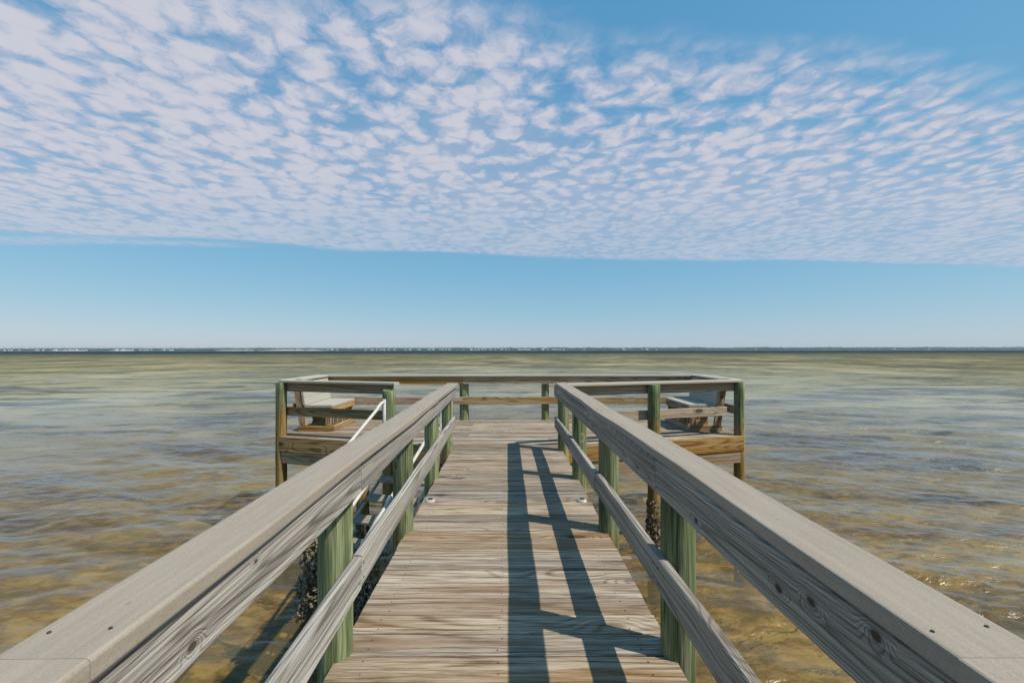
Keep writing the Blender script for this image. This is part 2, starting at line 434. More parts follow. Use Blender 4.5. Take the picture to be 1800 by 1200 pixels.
def water_mat():
    m, t, out = new_mat('shallow_bay_water')
    p = t.new('ShaderNodeNewGeometry').outputs['Position']
    x, y, z = t.sep(p)
    r = t.math('SQRT', t.math('ADD', t.math('MULTIPLY', x, x), t.math('MULTIPLY', y, y)))
    flat = t.comb(x, y, 0.0)
    n1 = t.noise(t.vmath('MULTIPLY', flat, (2.6, 6.5, 0)), 1.0, 4, 0.55, 0.6)
    n2 = t.noise(t.vmath('MULTIPLY', flat, (0.85, 1.15, 0)), 1.0, 6, 0.66, 0.4)
    n3 = t.noise(t.vmath('MULTIPLY', flat, (0.020, 0.011, 0)), 1.0, 9, 0.76, 0.4)
    n4 = t.noise(t.vmath('MULTIPLY', flat, (0.10, 0.055, 0)), 1.0, 7, 0.74, 0.4)
    gust = t.smooth(t.noise(t.vmath('MULTIPLY', flat, (0.030, 0.085, 0)), 1.0, 4, 0.6, 0.6), 0.40, 0.60, 0.55, 1.5)
    h = t.math('ADD', t.math('MULTIPLY', n1, t.smooth(r, 3.0, 60.0, 0.040, 0.12)),
               t.math('MULTIPLY', n2, t.smooth(r, 6.0, 60.0, 0.06, 0.50)))
    h = t.math('ADD', h, t.math('MULTIPLY', n4, t.smooth(r, 25.0, 140.0, 0.0, 3.2)))
    h = t.math('ADD', h, t.math('MULTIPLY', n3, t.smooth(r, 80.0, 400.0, 0.0, 14.0)))
    h = t.math('MULTIPLY', h, gust)
    nb = bump(t, h, 1.0, 1.0)
    fr = t.new('ShaderNodeFresnel')
    fr.inputs['IOR'].default_value = 1.33
    t.l.new(nb, fr.inputs['Normal'])
    fac = t.math('MULTIPLY', fr.outputs[0], t.smooth(r, 15.0, 100.0, 1.15, 0.34))
    tr = t.new('ShaderNodeBsdfTransparent')
    t.put(tr.inputs[0], (0.88, 0.82, 0.60))
    df = t.new('ShaderNodeBsdfDiffuse')
    t.l.new(nb, df.inputs['Normal'])
    # silt colour plus painted tones of far waves: olive over the sand flats, then the dark channel beyond them
    patch = t.smooth(t.noise(t.vmath('MULTIPLY', flat, (0.020, 0.014, 0)), 1.0, 6, 0.68), 0.36, 0.64)
    olive = t.mix(patch, (0.25, 0.23, 0.115), (0.45, 0.40, 0.235))
    olive = t.mix(t.smooth(r, 6.0, 45.0), (0.275, 0.210, 0.092), olive)
    olive = t.mix(t.smooth(r, 25.0, 90.0, 0.0, 0.9), olive, t.ramp(t.math('MULTIPLY_ADD', n4, 0.55, t.math('MULTIPLY', n3, 0.45)), [(0.43, (0.125, 0.125, 0.065)), (0.50, (0.265, 0.238, 0.115)), (0.57, (0.44, 0.375, 0.20))]))  # light and dark of distant waves put into the colour
    edge = t.math('ADD', y, t.math('MULTIPLY', n3, 160.0))
    deep = t.smooth(edge, 400.0, 500.0)
    weed = t.smooth(t.noise(t.vmath('MULTIPLY', flat, (0.045, 0.11, 0)), 1.0, 5, 0.62, 0.8), 0.53, 0.62)
    weed = t.math('MULTIPLY', weed, t.math('MULTIPLY', t.smooth(r, 8.0, 16.0), t.smooth(r, 260.0, 90.0, 0.0, 0.75)))
    olive = t.mix(weed, olive, (0.050, 0.058, 0.048))
    strk = t.noise(t.vmath('MULTIPLY', flat, (0.17, 0.55, 0)), 1.0, 5, 0.64, 0.7)
    sf = t.math('MULTIPLY', t.smooth(r, 5.0, 10.0), t.smooth(r, 110.0, 40.0))
    olive = t.mix(t.math('MULTIPLY', sf, t.smooth(strk, 0.49, 0.39, 0.0, 0.8)), olive, (0.065, 0.066, 0.050))
    olive = t.mix(t.math('MULTIPLY', sf, t.smooth(strk, 0.52, 0.64, 0.0, 0.8)), olive, (0.47, 0.39, 0.20))
    green = t.smooth(edge, 200.0, 400.0)
    silt = t.mix(t.math('MULTIPLY', green, 0.6), olive, (0.085, 0.115, 0.060))
    silt = t.mix(deep, silt, (0.010, 0.050, 0.066))
    t.l.new(silt, df.inputs[0])
    turb = t.smooth(r, 4.0, 35.0, 0.26, 0.90)
    turb = t.math('MAXIMUM', turb, t.smooth(r, 60.0, 300.0, 0.0, 1.0))
    under = t.new('ShaderNodeMixShader')
    t.put(under.inputs[0], turb)
    t.l.new(tr.outputs[0], under.inputs[1])
    t.l.new(df.outputs[0], under.inputs[2])
    gl = t.new('ShaderNodeBsdfGlossy')
    gl.inputs['Roughness'].default_value = 0.30
    t.l.new(nb, gl.inputs['Normal'])
    mx = t.new('ShaderNodeMixShader')
    t.put(mx.inputs[0], fac)
    t.l.new(under.outputs[0], mx.inputs[1])
    t.l.new(gl.outputs[0], mx.inputs[2])
    t.l.new(mx.outputs[0], out.inputs[0])
    return m


M_WATER = water_mat()


# ------------------------------------------------------------------ object helpers
def tag(o, label=None, cat=None, group=None, kind=None):
    if label: o['label'] = label
    if cat: o['category'] = cat
    if group: o['group'] = group
    if kind: o['kind'] = kind
    return o


def link(name, me, mat, parent=None, M=None):
    o = bpy.data.objects.new(name, me)
    COL.objects.link(o)
    if mat is not None and len(me.materials) == 0:
        me.materials.append(mat)
    M = M or Matrix.Identity(4)
    if parent is not None:
        o.parent = parent
        o.matrix_basis = world_of(parent).inverted() @ M
    else:
        o.matrix_basis = M
    WORLD[o.name] = M
    return o


WORLD = {}
def world_of(o):
    return WORLD[o.name]


def thing(name, loc, label, cat, group=None):
    o = bpy.data.objects.new(name, None)
    o.empty_display_size = 0.2
    COL.objects.link(o)
    o.location = loc
    WORLD[o.name] = Matrix.Translation(loc)
    return tag(o, label, cat, group)


def mesh_from(name, verts, faces, smooth=False):
    me = bpy.data.meshes.new(name)
    me.from_pydata(verts, [], faces)
    if smooth:
        me.polygons.foreach_set('use_smooth', [True] * len(me.polygons))
    me.update()
    return me


def profile(W, T, bev, seg):
    """rounded rectangle in (y, z)"""
    pts = []
    for cx, cy, a0 in ((W / 2 - bev, T / 2 - bev, 0), (-W / 2 + bev, T / 2 - bev, 90), (-W / 2 + bev, -T / 2 + bev, 180), (W / 2 - bev, -T / 2 + bev, 270)):
        for k in range(seg + 1):
            a = R(a0 + 90 * k / seg)
            pts.append((cx + bev * math.cos(a), cy + bev * math.sin(a)))
    return pts


def swept(name, L, W, T, bev=0.004, seg=1, n=1, wob=0.0, cut0=0.0, cut1=0.0, seed=0, bow=0.0):
    """board of length L along x; cut0 / cut1 skew the ends (dx per y)"""
    pr = profile(W, T, bev, seg)
    k = len(pr)
    V, F = [], []
    for i in range(n + 1):
        f = i / n
        x0 = -L / 2 + L * f
        wob_ = wob * min(1.0, 6 * f, 6 * (1 - f))
        oy = wob_ * mnoise.noise((x0 * 1.1 + seed * 7.7, seed * 3.1, 0.3)) if wob else 0
        oz = wob_ * 0.8 * mnoise.noise((x0 * 1.3 + seed * 5.1, 9.0, seed * 1.7)) + bow * (1 - (2 * f - 1) ** 2) if (wob or bow) else 0
        for j, (y, z) in enumerate(pr):
            sk = (cut0 * (1 - f) + cut1 * f) * y
            e = wob_ * 0.22 * mnoise.noise((x0 * 5 + j * 3.3, seed * 2.2, 1.0)) if wob else 0
            V.append((x0 + sk, y + oy + e, z + oz + e))
    for i in range(n):
        for j in range(k):
            a = i * k + j; b = i * k + (j + 1) % k
            F.append((a, b, b + k, a + k))
    F.append(tuple(reversed(range(k))))
    F.append(tuple(n * k + j for j in range(k)))
    F = [tuple(reversed(f)) for f in F]
    me = mesh_from(name, V, F)
    return me


CACHE = {}
def frame(p0, p1, up):
    p0, p1 = Vector(p0), Vector(p1)
    x = (p1 - p0).normalized()
    z = Vector(up)
    z = (z - x * z.dot(x)).normalized()
    y = z.cross(x)
    M = Matrix((x, y, z)).transposed().to_4x4()
    M.translation = (p0 + p1) / 2
    return M, (p1 - p0).length


def board(name, p0, p1, W, T, up, mat, parent, bev=0.004, seg=1, n=1, wob=0.0, seed=0, cut0=0.0, cut1=0.0, bow=0.0):
    """up = direction of the board's thickness; W is measured across it"""
    M, L = frame(p0, p1, up)
    key = (round(L, 4), W, T, bev, seg, n, wob, seed, cut0, cut1, bow, mat.name)
    if key not in CACHE:
        CACHE[key] = swept(name, L, W, T, bev, seg, n, wob, cut0, cut1, seed, bow)
    return link(name, CACHE[key], mat, parent, M)


def pile_mesh(name, r, z0, z1, seed, sides=24, rings=26, tilt_top=0.0, lean=(0, 0)):
    V, F = [], []
    for i in range(rings + 1):
        f = i / rings
        z = z0 + (z1 - z0) * f
        rr = r * (1.03 - 0.05 * f)
        for j in range(sides):
            a = 2 * math.pi * j / sides
            d = 1 + 0.022 * mnoise.noise((math.cos(a) * 1.5 + seed, math.sin(a) * 1.5, z * 0.9 + seed * 3))
            zz_ = z + (tilt_top * math.cos(a) * r if i == rings else 0)
            V.append((rr * d * math.cos(a) + lean[0] * f, rr * d * math.sin(a) + lean[1] * f, zz_))
    for i in range(rings):
        for j in range(sides):
            a = i * sides + j; b = i * sides + (j + 1) % sides
            F.append((a, b, b + sides, a + sides))
    # bevelled top
    base = len(V)
    for j in range(sides):
        x, y, z = V[rings * sides + j]
        V.append((x * 0.93, y * 0.93, z + 0.007))
    for j in range(sides):
        a = rings * sides + j; b = rings * sides + (j + 1) % sides
        F.append((a, b, base + (j + 1) % sides, base + j))
    F.append(tuple(base + j for j in range(sides)))
    me = mesh_from(name, V, F)
    me.polygons.foreach_set('use_smooth', [len(p.vertices) == 4 for p in me.polygons])
    return me


PS = [0]
def pile(name, x, y, top, parent, r=0.073, stain=-0.05, tilt=0.0):
    PS[0] += 1
    me = pile_mesh(name, r, BED - 0.3, top, PS[0] * 1.37, tilt_top=tilt)
    o = link(name, me, M_POST, parent, Matrix.Translation((x, y, 0)) @ Matrix.Rotation(PS[0] * 1.1, 4, 'Z'))
    o['stain_top'] = float(stain)
    return o


def tube_mesh(name, pts, r, sides=10):
    """smooth tube through points"""
    P = [Vector(p) for p in pts]
    V, F = [], []
    prev = None
    for i, p in enumerate(P):
        d = (P[min(i + 1, len(P) - 1)] - P[max(i - 1, 0)]).normalized()
        ref = Vector((1, 0, 0)) if abs(d.x) < 0.9 else Vector((0, 1, 0))
        if prev is not None:
            ref = prev
        a = (ref - d * ref.dot(d)).normalized()
        prev = a
        b = d.cross(a)
        for j in range(sides):
            t_ = 2 * math.pi * j / sides
            V.append(tuple(p + a * (r * math.cos(t_)) + b * (r * math.sin(t_))))
    for i in range(len(P) - 1):
        for j in range(sides):
            x = i * sides + j; y = i * sides + (j + 1) % sides
            F.append((x, y, y + sides, x + sides))
    F.append(tuple(reversed(range(sides))))
    F.append(tuple((len(P) - 1) * sides + j for j in range(sides)))
    me = mesh_from(name, V, F)
    me.polygons.foreach_set('use_smooth', [len(p.vertices) == 4 for p in me.polygons])
    return me


def oysters(parent, x, y, z0, z1, r, n, seed, spread=0.045):
    """a crust of shells: far too many to count, one mesh"""
    rnd = random.Random(seed)
    bm = bmesh.new()
    for k in range(int(n * 1.6)):
        a = rnd.uniform(0, 2 * math.pi)
        f = rnd.random() ** 1.1
        z = z0 + (z1 - z0) * f
        bulge = spread * (1 - abs(2 * f - 0.8)) if f < 0.9 else 0
        rr = r + rnd.uniform(-0.012, max(0.01, bulge))
        s = rnd.uniform(0.010, 0.026)
        M = (Matrix.Translation((x + rr * math.cos(a), y + rr * math.sin(a), z)) @ Matrix.Rotation(a, 4, 'Z')
             @ Matrix.Rotation(rnd.uniform(-1.1, 1.1), 4, 'X') @ Matrix.Rotation(rnd.uniform(-0.9, 0.9), 4, 'Y')
             @ Matrix.Diagonal((s * 0.55, s * rnd.uniform(0.5, 0.9), s * rnd.uniform(0.9, 1.5), 1)))
        g = bmesh.ops.create_icosphere(bm, subdivisions=1, radius=1.0, matrix=M)
        for v_ in g['verts']:
            v_.co += Vector((rnd.uniform(-1, 1), rnd.uniform(-1, 1), rnd.uniform(-1, 1))) * s * 0.16
    me = bpy.data.meshes.new('oyster_crust')
    bm.to_mesh(me); bm.free()
    o = link('oyster_crust', me, M_OYSTER, parent)
    o['kind'] = 'stuff'
    return o


def join_boxes(name, boxes, mat, parent, kind=None):
    """boxes: (centre, size) joined in one part"""
    bm = bmesh.new()
    for c, s in boxes:
        bmesh.ops.create_cube(bm, size=1.0, matrix=Matrix.Translation(c) @ Matrix.Diagonal((*s, 1)))
    me = bpy.data.meshes.new(name)
    bm.to_mesh(me); bm.free()
    o = link(name, me, mat, parent)
    if kind: o['kind'] = kind
    return o


# ================================================================== SETTING
def polar_mesh(name, radii, angs, zfun):
    nr, na = len(radii), len(angs)
    A, Rr = np.meshgrid(angs, radii)
    X = Rr * np.sin(A); Y = Rr * np.cos(A)
    Z = zfun(X, Y, Rr, A)
    V = np.stack([X.ravel(), Y.ravel(), Z.ravel()], 1)
    V = np.vstack([V, [[0, 0, float(Z[0].mean())]]])
    i = np.arange(nr - 1)[:, None] * na
    j = np.arange(na)[None, :]
    j2 = (j + 1) % na
    Q = np.stack([i + j, i + na + j, i + na + j2, i + j2], -1).reshape(-1, 4)
    c = nr * na
    T = np.stack([np.full(na, c), np.arange(na), (np.arange(na) + 1) % na], -1)
    me = bpy.data.meshes.new(name)
    me.vertices.add(len(V))
    me.vertices.foreach_set('co', V.astype(np.float32).ravel())
    loops = np.concatenate([Q.ravel(), T.ravel()]).astype(np.int32)
    me.loops.add(len(loops))
    me.loops.foreach_set('vertex_index', loops)
    starts = np.concatenate([np.arange(len(Q)) * 4, len(Q) * 4 + np.arange(len(T)) * 3]).astype(np.int32)
    me.polygons.add(len(starts))
    me.polygons.foreach_set('loop_start', starts)
    me.update(calc_edges=True)
    me.validate()
    me.polygons.foreach_set('use_smooth', np.ones(len(me.polygons), dtype=bool))
    # upward normals
    if me.polygons[0].normal.z < 0:
        me.flip_normals()
    return me


# water: real wavelets near the pier, bump beyond
rad = [0.5]
while rad[-1] < 70:
    r_ = rad[-1]
    rad.append(r_ + (0.09 if r_ < 2.3 else max(0.034, 0.00026 * r_ * r_)))
while rad[-1] < 6800:
    rad.append(rad[-1] * 1.13)
fine = np.arange(R(-60), R(60), 0.0027)
coarse = np.linspace(R(60), R(300), 60)[:-1]
angs = np.concatenate([fine, coarse])
wl = np.exp(rng.uniform(np.log(0.20), np.log(2.2), 46))
wd = rng.normal(0, 0.42, 46) + 0.10
wp = rng.uniform(0, 6.28, 46)


def wave_z(X, Y, Rr, A):
    Z = np.zeros_like(X)
    space = np.maximum(np.maximum(0.034, 0.00026 * Rr * Rr), 0.0027 * Rr)
    fade = np.clip((80 - Rr) / 40, 0, 1) * (np.cos(A) > 0.40)
    for L_, d_, ph in zip(wl, wd, wp):
        k = 2 * math.pi / L_
        amp = 0.033 / k * np.clip((L_ / space - 3) / 4, 0, 1) * fade
        s = np.sin(k * (X * math.sin(d_) + Y * math.cos(d_)) + ph)
        Z += amp * (s + 0.25 * np.cos(2 * (k * (X * math.sin(d_) + Y * math.cos(d_)) + ph)))
    return Z + WATER


wm = polar_mesh('bay_water', np.array(rad), angs, wave_z)
tag(link('bay_water', wm, M_WATER), kind='structure')

brad = np.concatenate([np.linspace(0.5, 60, 90), 60 * 1.15 ** np.arange(1, 35)])
def bed_z(X, Y, Rr, A):
    Z = BED - np.clip(Rr - 10, 0, 200) * 0.006
    return Z + 0.05 * np.sin(X * 0.9 + Y * 0.4) * np.cos(Y * 0.7)
bmh = polar_mesh('seabed', brad, np.linspace(0, 2 * math.pi, 181)[:-1], bed_z)
tag(link('seabed', bmh, M_BED), kind='structure')

# far shore: low land, beaches, woods, houses
SHORE = 3500.0
V, F = [], []
N = 240
for i in range(N + 1):
    x = -6000 + 12000 * i / N
    y0 = SHORE + 60 * mnoise.noise((x * 0.002, 0, 0)) + 25 * mnoise.noise((x * 0.011, 5, 0))
    for k, (dy_, z_) in enumerate(((-20, WATER - 2), (0, WATER + 0.6), (60, WATER + 4), (300, WATER + 9), (600, WATER + 6), (640, WATER - 2))):
        V.append((x, y0 + dy_, z_ + (2.0 * mnoise.noise((x * 0.004, k * 4.0, 2)) if 1 < k < 5 else 0)))
for i in range(N):
    for k in range(5):
        a = i * 6 + k
        F.append((a, a + 6, a + 7, a + 1))
tag(link('far_shore', mesh_from('far_shore', V, F, True), M_LAND), kind='structure')

def shore_y(x):
    return SHORE + 60 * mnoise.noise((x * 0.002, 0, 0)) + 25 * mnoise.noise((x * 0.011, 5, 0))

def px_to_x(px, d=SHORE):
    return (px - 892) * d / 770

for a, b in ((92, 152), (455, 575), (190, 235), (380, 450)):
    V, F = [], []
    xs = np.linspace(px_to_x(a), px_to_x(b), 24)
    for i, x in enumerate(xs):
        e = min(i, len(xs) - 1 - i) / 6
        e = min(1, e)
        y0 = shore_y(x)
        for dy_, z_ in ((-24, WATER - 0.8), (2, WATER + 1.6), (2 + 55 * e, WATER + 0.8 + 6.5 * e)):
            V.append((x, y0 + dy_, z_ + 0.5))
    for i in range(len(xs) - 1):
        for k in range(2):
            q = i * 3 + k
            F.append((q, q + 3, q + 4, q + 1))
    tag(link('beach', mesh_from('beach', V, F, True), M_BEACH), kind='structure')

# woods that read as one mass from 3.5 km
ico = bmesh.new()
bmesh.ops.create_icosphere(ico, subdivisions=1, radius=1.0)
iv = np.array([v_.co[:] for v_ in ico.verts]); ifc = np.array([[v_.index for v_ in f.verts] for f in ico.faces])
ico.free()
VV, FF = [], []
nv = 0
for k in range(5200):
    x = rng.uniform(-5800, 5800)
    dep = rng.uniform(25, 330)
    y = shore_y(x) + dep
    hgt = 15 + 5.5 * mnoise.noise((x * 0.0035, 2, 7)) + 3.0 * mnoise.noise((x * 0.02, 7, 1)) + rng.uniform(-2.5, 1.5)
    base = WATER + min(9, 2 + dep * 0.035)
    s = np.array([rng.uniform(6, 13), rng.uniform(6, 13), hgt * 0.5])
    jit = rng.normal(0, 0.16, iv.shape)
    VV.append((iv + jit) * s + np.array([x, y, base + hgt * 0.5 - 1]))
    FF.append(ifc + nv)
    nv += len(iv)
me = mesh_from('far_woods', np.vstack(VV).tolist(), np.vstack(FF).tolist())
tag(link('far_woods', me, M_FOLIAGE), kind='stuff')


def house_mesh(wd_, dp, h, rh):
    a, b = wd_ / 2, dp / 2
    V = [(-a, -b, 0), (a, -b, 0), (a, b, 0), (-a, b, 0), (-a, -b, h), (a, -b, h), (a, b, h), (-a, b, h), (-a - .4, 0, h + rh), (a + .4, 0, h + rh),
         (-a - .4, -b - .5, h - .1), (a + .4, -b - .5, h - .1), (a + .4, b + .5, h - .1), (-a - .4, b + .5, h - .1), (-a, 0, h + rh - .3), (a, 0, h + rh - .3)]
    F = [(0, 1, 5, 4), (1, 2, 6, 5), (2, 3, 7, 6), (3, 0, 4, 7), (4, 14, 7), (5, 6, 15), (10, 11, 9, 8), (12, 13, 8, 9)]
    me = mesh_from('waterfront_house', V, F)
    me.materials.append(M_HOUSE); me.materials.append(M_ROOF)
    for i, p in enumerate(me.polygons):
        p.material_index = 1 if i > 5 else 0
    return me


kinds = [house_mesh(14, 11, 6.5, 3), house_mesh(20, 13, 8.5, 3.5), house_mesh(10, 9, 5, 3), house_mesh(32, 14, 7, 2.5)]
spots = [3, 12, 18, 35, 64, 69, 76, 98, 113, 119, 124, 131, 150, 203, 210, 216, 219, 228, 246, 254, 264, 284, 292, 297, 300,
         576, 584, 593, 643, 654, 661, 667, 672, 683, 692, 711, 719, 735, 752, 760, 775, 783, 790, 816, 829, 836, 842, 848, 853, 862, 871, 882,
         889, 895, 914, 922, 929, 955, 963, 973, 979, 985, 991, 1027, 1096, 1130, 1138, 1155, 1330, 1575, 1632]
for k, px in enumerate(spots):
    x = px_to_x(px)
    y = shore_y(x) + random.uniform(6, 16)
    o = link('waterfront_house', kinds[random.choice((0, 0, 1, 1, 2, 3))], None, None,
             Matrix.Translation((x, y, WATER + random.uniform(1.2, 3.0))) @ Matrix.Rotation(random.uniform(-0.5, 0.5), 4, 'Z'))
    tag(o, 'tiny white waterfront house against dark woods on the far shore', 'house', 'houses along the far shore')

def water_tower(px, d, top, label):
    x = px_to_x(px, d); y = shore_y(x) + d - SHORE
    t_ = thing('water_tower', (x, y, WATER + 6), label, 'water tower', 'water towers behind the far woods')
    link('tank', pile_mesh('tank', 6.5, top - 7, top, 3.0, 16, 4), M_HOUSE, t_, Matrix.Translation((x, y, 0)))
    link('column', pile_mesh('column', 1.6, WATER + 5, top - 7, 5.0, 10, 2), M_HOUSE, t_, Matrix.Translation((x, y, 0)))
water_tower(42, 3720, 27, 'white water tower above the far woods where beach houses stand thick')
water_tower(1134, 3720, 30, 'white water tower above the far woods where the houses thin out')

# ================================================================== WALKWAY
PITCH = 0.1450
BW, BT = 0.1387, 0.038
walk = thing('boardwalk', (0, 2, 0), 'long weathered plank walkway leading out over the water to the wide platform', 'boardwalk')
y = 2.155 - 26 * PITCH
rows = []
while y + PITCH < 5.90:
    rows.append(y); y += PITCH
join_y = y
screws = []
for k, y0 in enumerate(rows):
    yc = y0 + PITCH / 2
    hl, hr = 0.728 + random.uniform(-0.004, 0.004), 0.712 + random.uniform(-0.004, 0.004)
    dz = random.uniform(-0.0018, 0.0012)
    board('deck_board', (-hl, yc + random.uniform(-.0015, .0015), -BT / 2 + dz), (hr, yc + random.uniform(-.0015, .0015), -BT / 2 + dz + random.uniform(-.001, .001)), BW, BT, (0, random.uniform(-.012, .012), 1), M_DECK, walk,
          0.0035, 1, 1, seed=k % 5)
    for sx in (-0.60, -0.035, 0.575):
        for sy in (-0.036, 0.036):
            screws.append((sx + random.uniform(-.012, .012), yc + sy + random.uniform(-.006, .006), dz))


def screw_mesh(pts, r=0.0042):
    V, F = [], []
    for (x, y_, z) in pts:
        b = len(V)
        for q in range(6):
            a = q * math.pi / 3
            V.append((x + r * math.cos(a), y_ + r * math.sin(a), z - 0.002))
        for q in range(6):
            a = q * math.pi / 3
            V.append((x + r * .8 * math.cos(a), y_ + r * .8 * math.sin(a), z + 0.0012))
        F.append(tuple(b + 6 + q for q in range(6)))
        for q in range(6):
            F.append((b + q, b + (q + 1) % 6, b + 6 + (q + 1) % 6, b + 6 + q))
    return mesh_from('deck_screws', V, F)


o = link('deck_screws', screw_mesh(screws), M_NAIL, walk); o['kind'] = 'stuff'
for x in (-0.62, 0.0, 0.60):
    board('joist', (x, -1.6, -0.14), (x, 5.85, -0.14), 0.19, 0.04, (1, 0, 0), M_FASCIA, walk)
board('stringer', (-0.835, 2.9, -0.36), (-0.84, 6.0, -0.36), 0.19, 0.045, (1, 0, 0), M_FASCIA, walk)
for yb in (0.62, 3.17, 5.68):
    board('cross_beam', (-0.95, yb + 0.10, -0.34), (0.92, yb + 0.10, -0.34), 0.19, 0.04, (0, 1, 0), M_FASCIA, walk)

POSTY = (0.62, 1.89, 3.17, 4.45, 5.70)
TOP = 0.8645                    # top of the cap


def lx(y): return -(0.600 + 0.0155 * y)          # inner face of the rails, ladder side
def rx(y): return 0.643 - 0.004 * y              # and the other side


lrail = thing('walkway_railing', (-0.72, 2.5, 0), 'sunlit walkway railing on the ladder side with pale grey inner rails', 'railing', 'railings of the walkway')
rrail = thing('walkway_railing', (0.73, 2.5, 0), 'walkway railing with shaded blue grey inner rails that casts its shadow on the planks', 'railing', 'railings of the walkway')
for k, yp in enumerate(POSTY):
    pile('post', -(0.722 + 0.011 * yp), yp, 0.822, lrail, 0.073, stain=(-0.12, -0.16, -0.05, -0.02, 0.0)[k])
    pile('post', 0.738 - 0.002 * yp, yp, 0.822, rrail, 0.073, stain=(-0.10, -0.14, -0.07, -0.10, 0.05)[k])

def along(f, y0, y1, dx, z):
    return (f(y0) + dx, y0, z), (f(y1) + dx, y1, z)

zt = TOP - 0.038 - 0.070        # centre of the top rail
zl = 0.343                      # centre of the lower rail
for f, s, par, sd in ((lx, -1, lrail, 1), (rx, 1, rrail, 2)):
    for i, (a, b) in enumerate(((-1.9, 1.883), (1.887, 5.83))):
        p0, p1 = along(f, a, b, s * 0.019, zt)
        board('top_rail', p0, p1, 0.140, 0.038, (-s, 0, 0), M_RAIL if i else (M_RAIL_KNOTTY if s > 0 else M_RAIL_LADDER_SIDE), par, 0.005, 1, 26, 0.007, sd * 10 + i)
    cuts = ((-1.9, 0.616), (0.622, 3.165), (3.172, 4.446), (4.452, 5.80)) if s > 0 else ((-1.9, 1.885), (1.892, 5.80))
    for i, (a, b) in enumerate(cuts):
        p0, p1 = along(f, a, b, s * (0.019 + (0.002 if i % 2 else 0)), zl + (0.004 if i % 2 else 0))
        board('lower_rail', p0, p1, 0.140, 0.038, (-s, 0, 0), M_LOW if s < 0 else M_RAIL, par, 0.005, 1, 22, 0.007, sd * 10 + 4 + i)
def rail_nails(parent, pts, s):
    V, F = [], []
    for (x, y_, z) in pts:
        b = len(V)
        for q in range(6):
            a = q * math.pi / 3
            V.append((x, y_ + 0.0045 * math.cos(a), z + 0.0045 * math.sin(a)))
        for q in range(6):
            a = q * math.pi / 3
            V.append((x - s * 0.002, y_ + 0.0035 * math.cos(a), z + 0.0035 * math.sin(a)))
        F.append(tuple(b + 6 + q for q in range(6)))
        for q in range(6):
            F.append((b + q, b + (q + 1) % 6, b + 6 + (q + 1) % 6, b + 6 + q))
    o = link('nail_heads', mesh_from('nail_heads', V, F), M_NAIL, parent)
    o['kind'] = 'stuff'


for f, s, par in ((lx, -1, lrail), (rx, 1, rrail)):
    rail_nails(par, [(f(yp + e) + s * 0.001, yp + e, zz_ + dzz) for yp in POSTY for e in (-0.03, 0.028) for zz_, dzz in ((zt, 0.034), (zt, -0.036), (zl, 0.03), (zl, -0.034))], s)
# caps
zc = TOP - 0.019
for par, fx in ((lrail, lambda y: -0.655 - 0.012 * y), (rrail, lambda y: 0.708)):
    pts = []
    for yp in POSTY:
        for ex, ey in ((-0.045, 0.05), (0.042, 0.062), (-0.038, -0.055)):
            pts.append((fx(yp) + ex + random.uniform(-.008, .008), yp + ey + random.uniform(-.012, .012), TOP + 0.0008))
    o = link('cap_screws', screw_mesh(pts, 0.0034), M_NAIL, par)
    o['kind'] = 'stuff'
for i, (a, b) in enumerate(((-1.9, 0.6190), (0.6198, 5.80))):
    board('cap', (-0.655 - 0.012 * a, a, zc), (-0.655 - 0.012 * b, b, zc), 0.142, 0.038, (0, 0, 1), M_CAP, lrail, 0.006, 2, 30, 0.009, 31 + i)
    board('cap', (0.708, a, zc), (0.708 - (0.002 if i == 0 else 0), b + (0.08 if i else 0), zc), 0.142, 0.038, (0, 0, 1), M_CAP, rrail, 0.005, 2, 30, 0.009, 35 + i,
          cut1=(-0.5 if i else 0))

# ================================================================== PLATFORM
XL, XR = -3.47, 3.56
YC, YI, YB = 6.66, 5.90, 8.06     # outer front corners, inner front corner, back edge
plat = thing('platform', (0, 7, 0), 'wide plank platform on piles at the end of the walkway', 'platform')
y = join_y
ends = []
k = 0
while y < YB - 0.05:
    yc = y + PITCH / 2
    def half(yy, xo, xi):
        f = min(1, max(0, (yy - YI) / (YC - YI)))
        return xi + (xo - xi) * f
    l0, l1 = half(y, XL, -0.72), half(y + PITCH, XL, -0.72)
    r0, r1 = half(y, XR, 0.72), half(y + PITCH, XR, 0.72)
    lc, rc = (l0 + l1) / 2, (r0 + r1) / 2
    sl_, sr_ = (l1 - l0) / PITCH, (r1 - r0) / PITCH
    dz = random.uniform(-0.002, 0.0012)
    if rc - lc > 4.6:
        j = random.choice((-1.2, -0.6, 0.0, 0.6, 1.2, 1.8))
        segs = ((lc, j - 0.002, sl_, 0), (j + 0.002, rc, 0, sr_))
    else:
        segs = ((lc, rc, sl_, sr_),)
    for a, b, ca, cb in segs:
        board('deck_board', (a, yc, -BT / 2 + dz), (b, yc, -BT / 2 + dz), BW, BT, (0, 0, 1), M_DECK, plat, 0.0035, 1, 1, seed=k, cut0=round(ca, 3), cut1=round(cb, 3))
    y += PITCH
    k += 1
YB = y
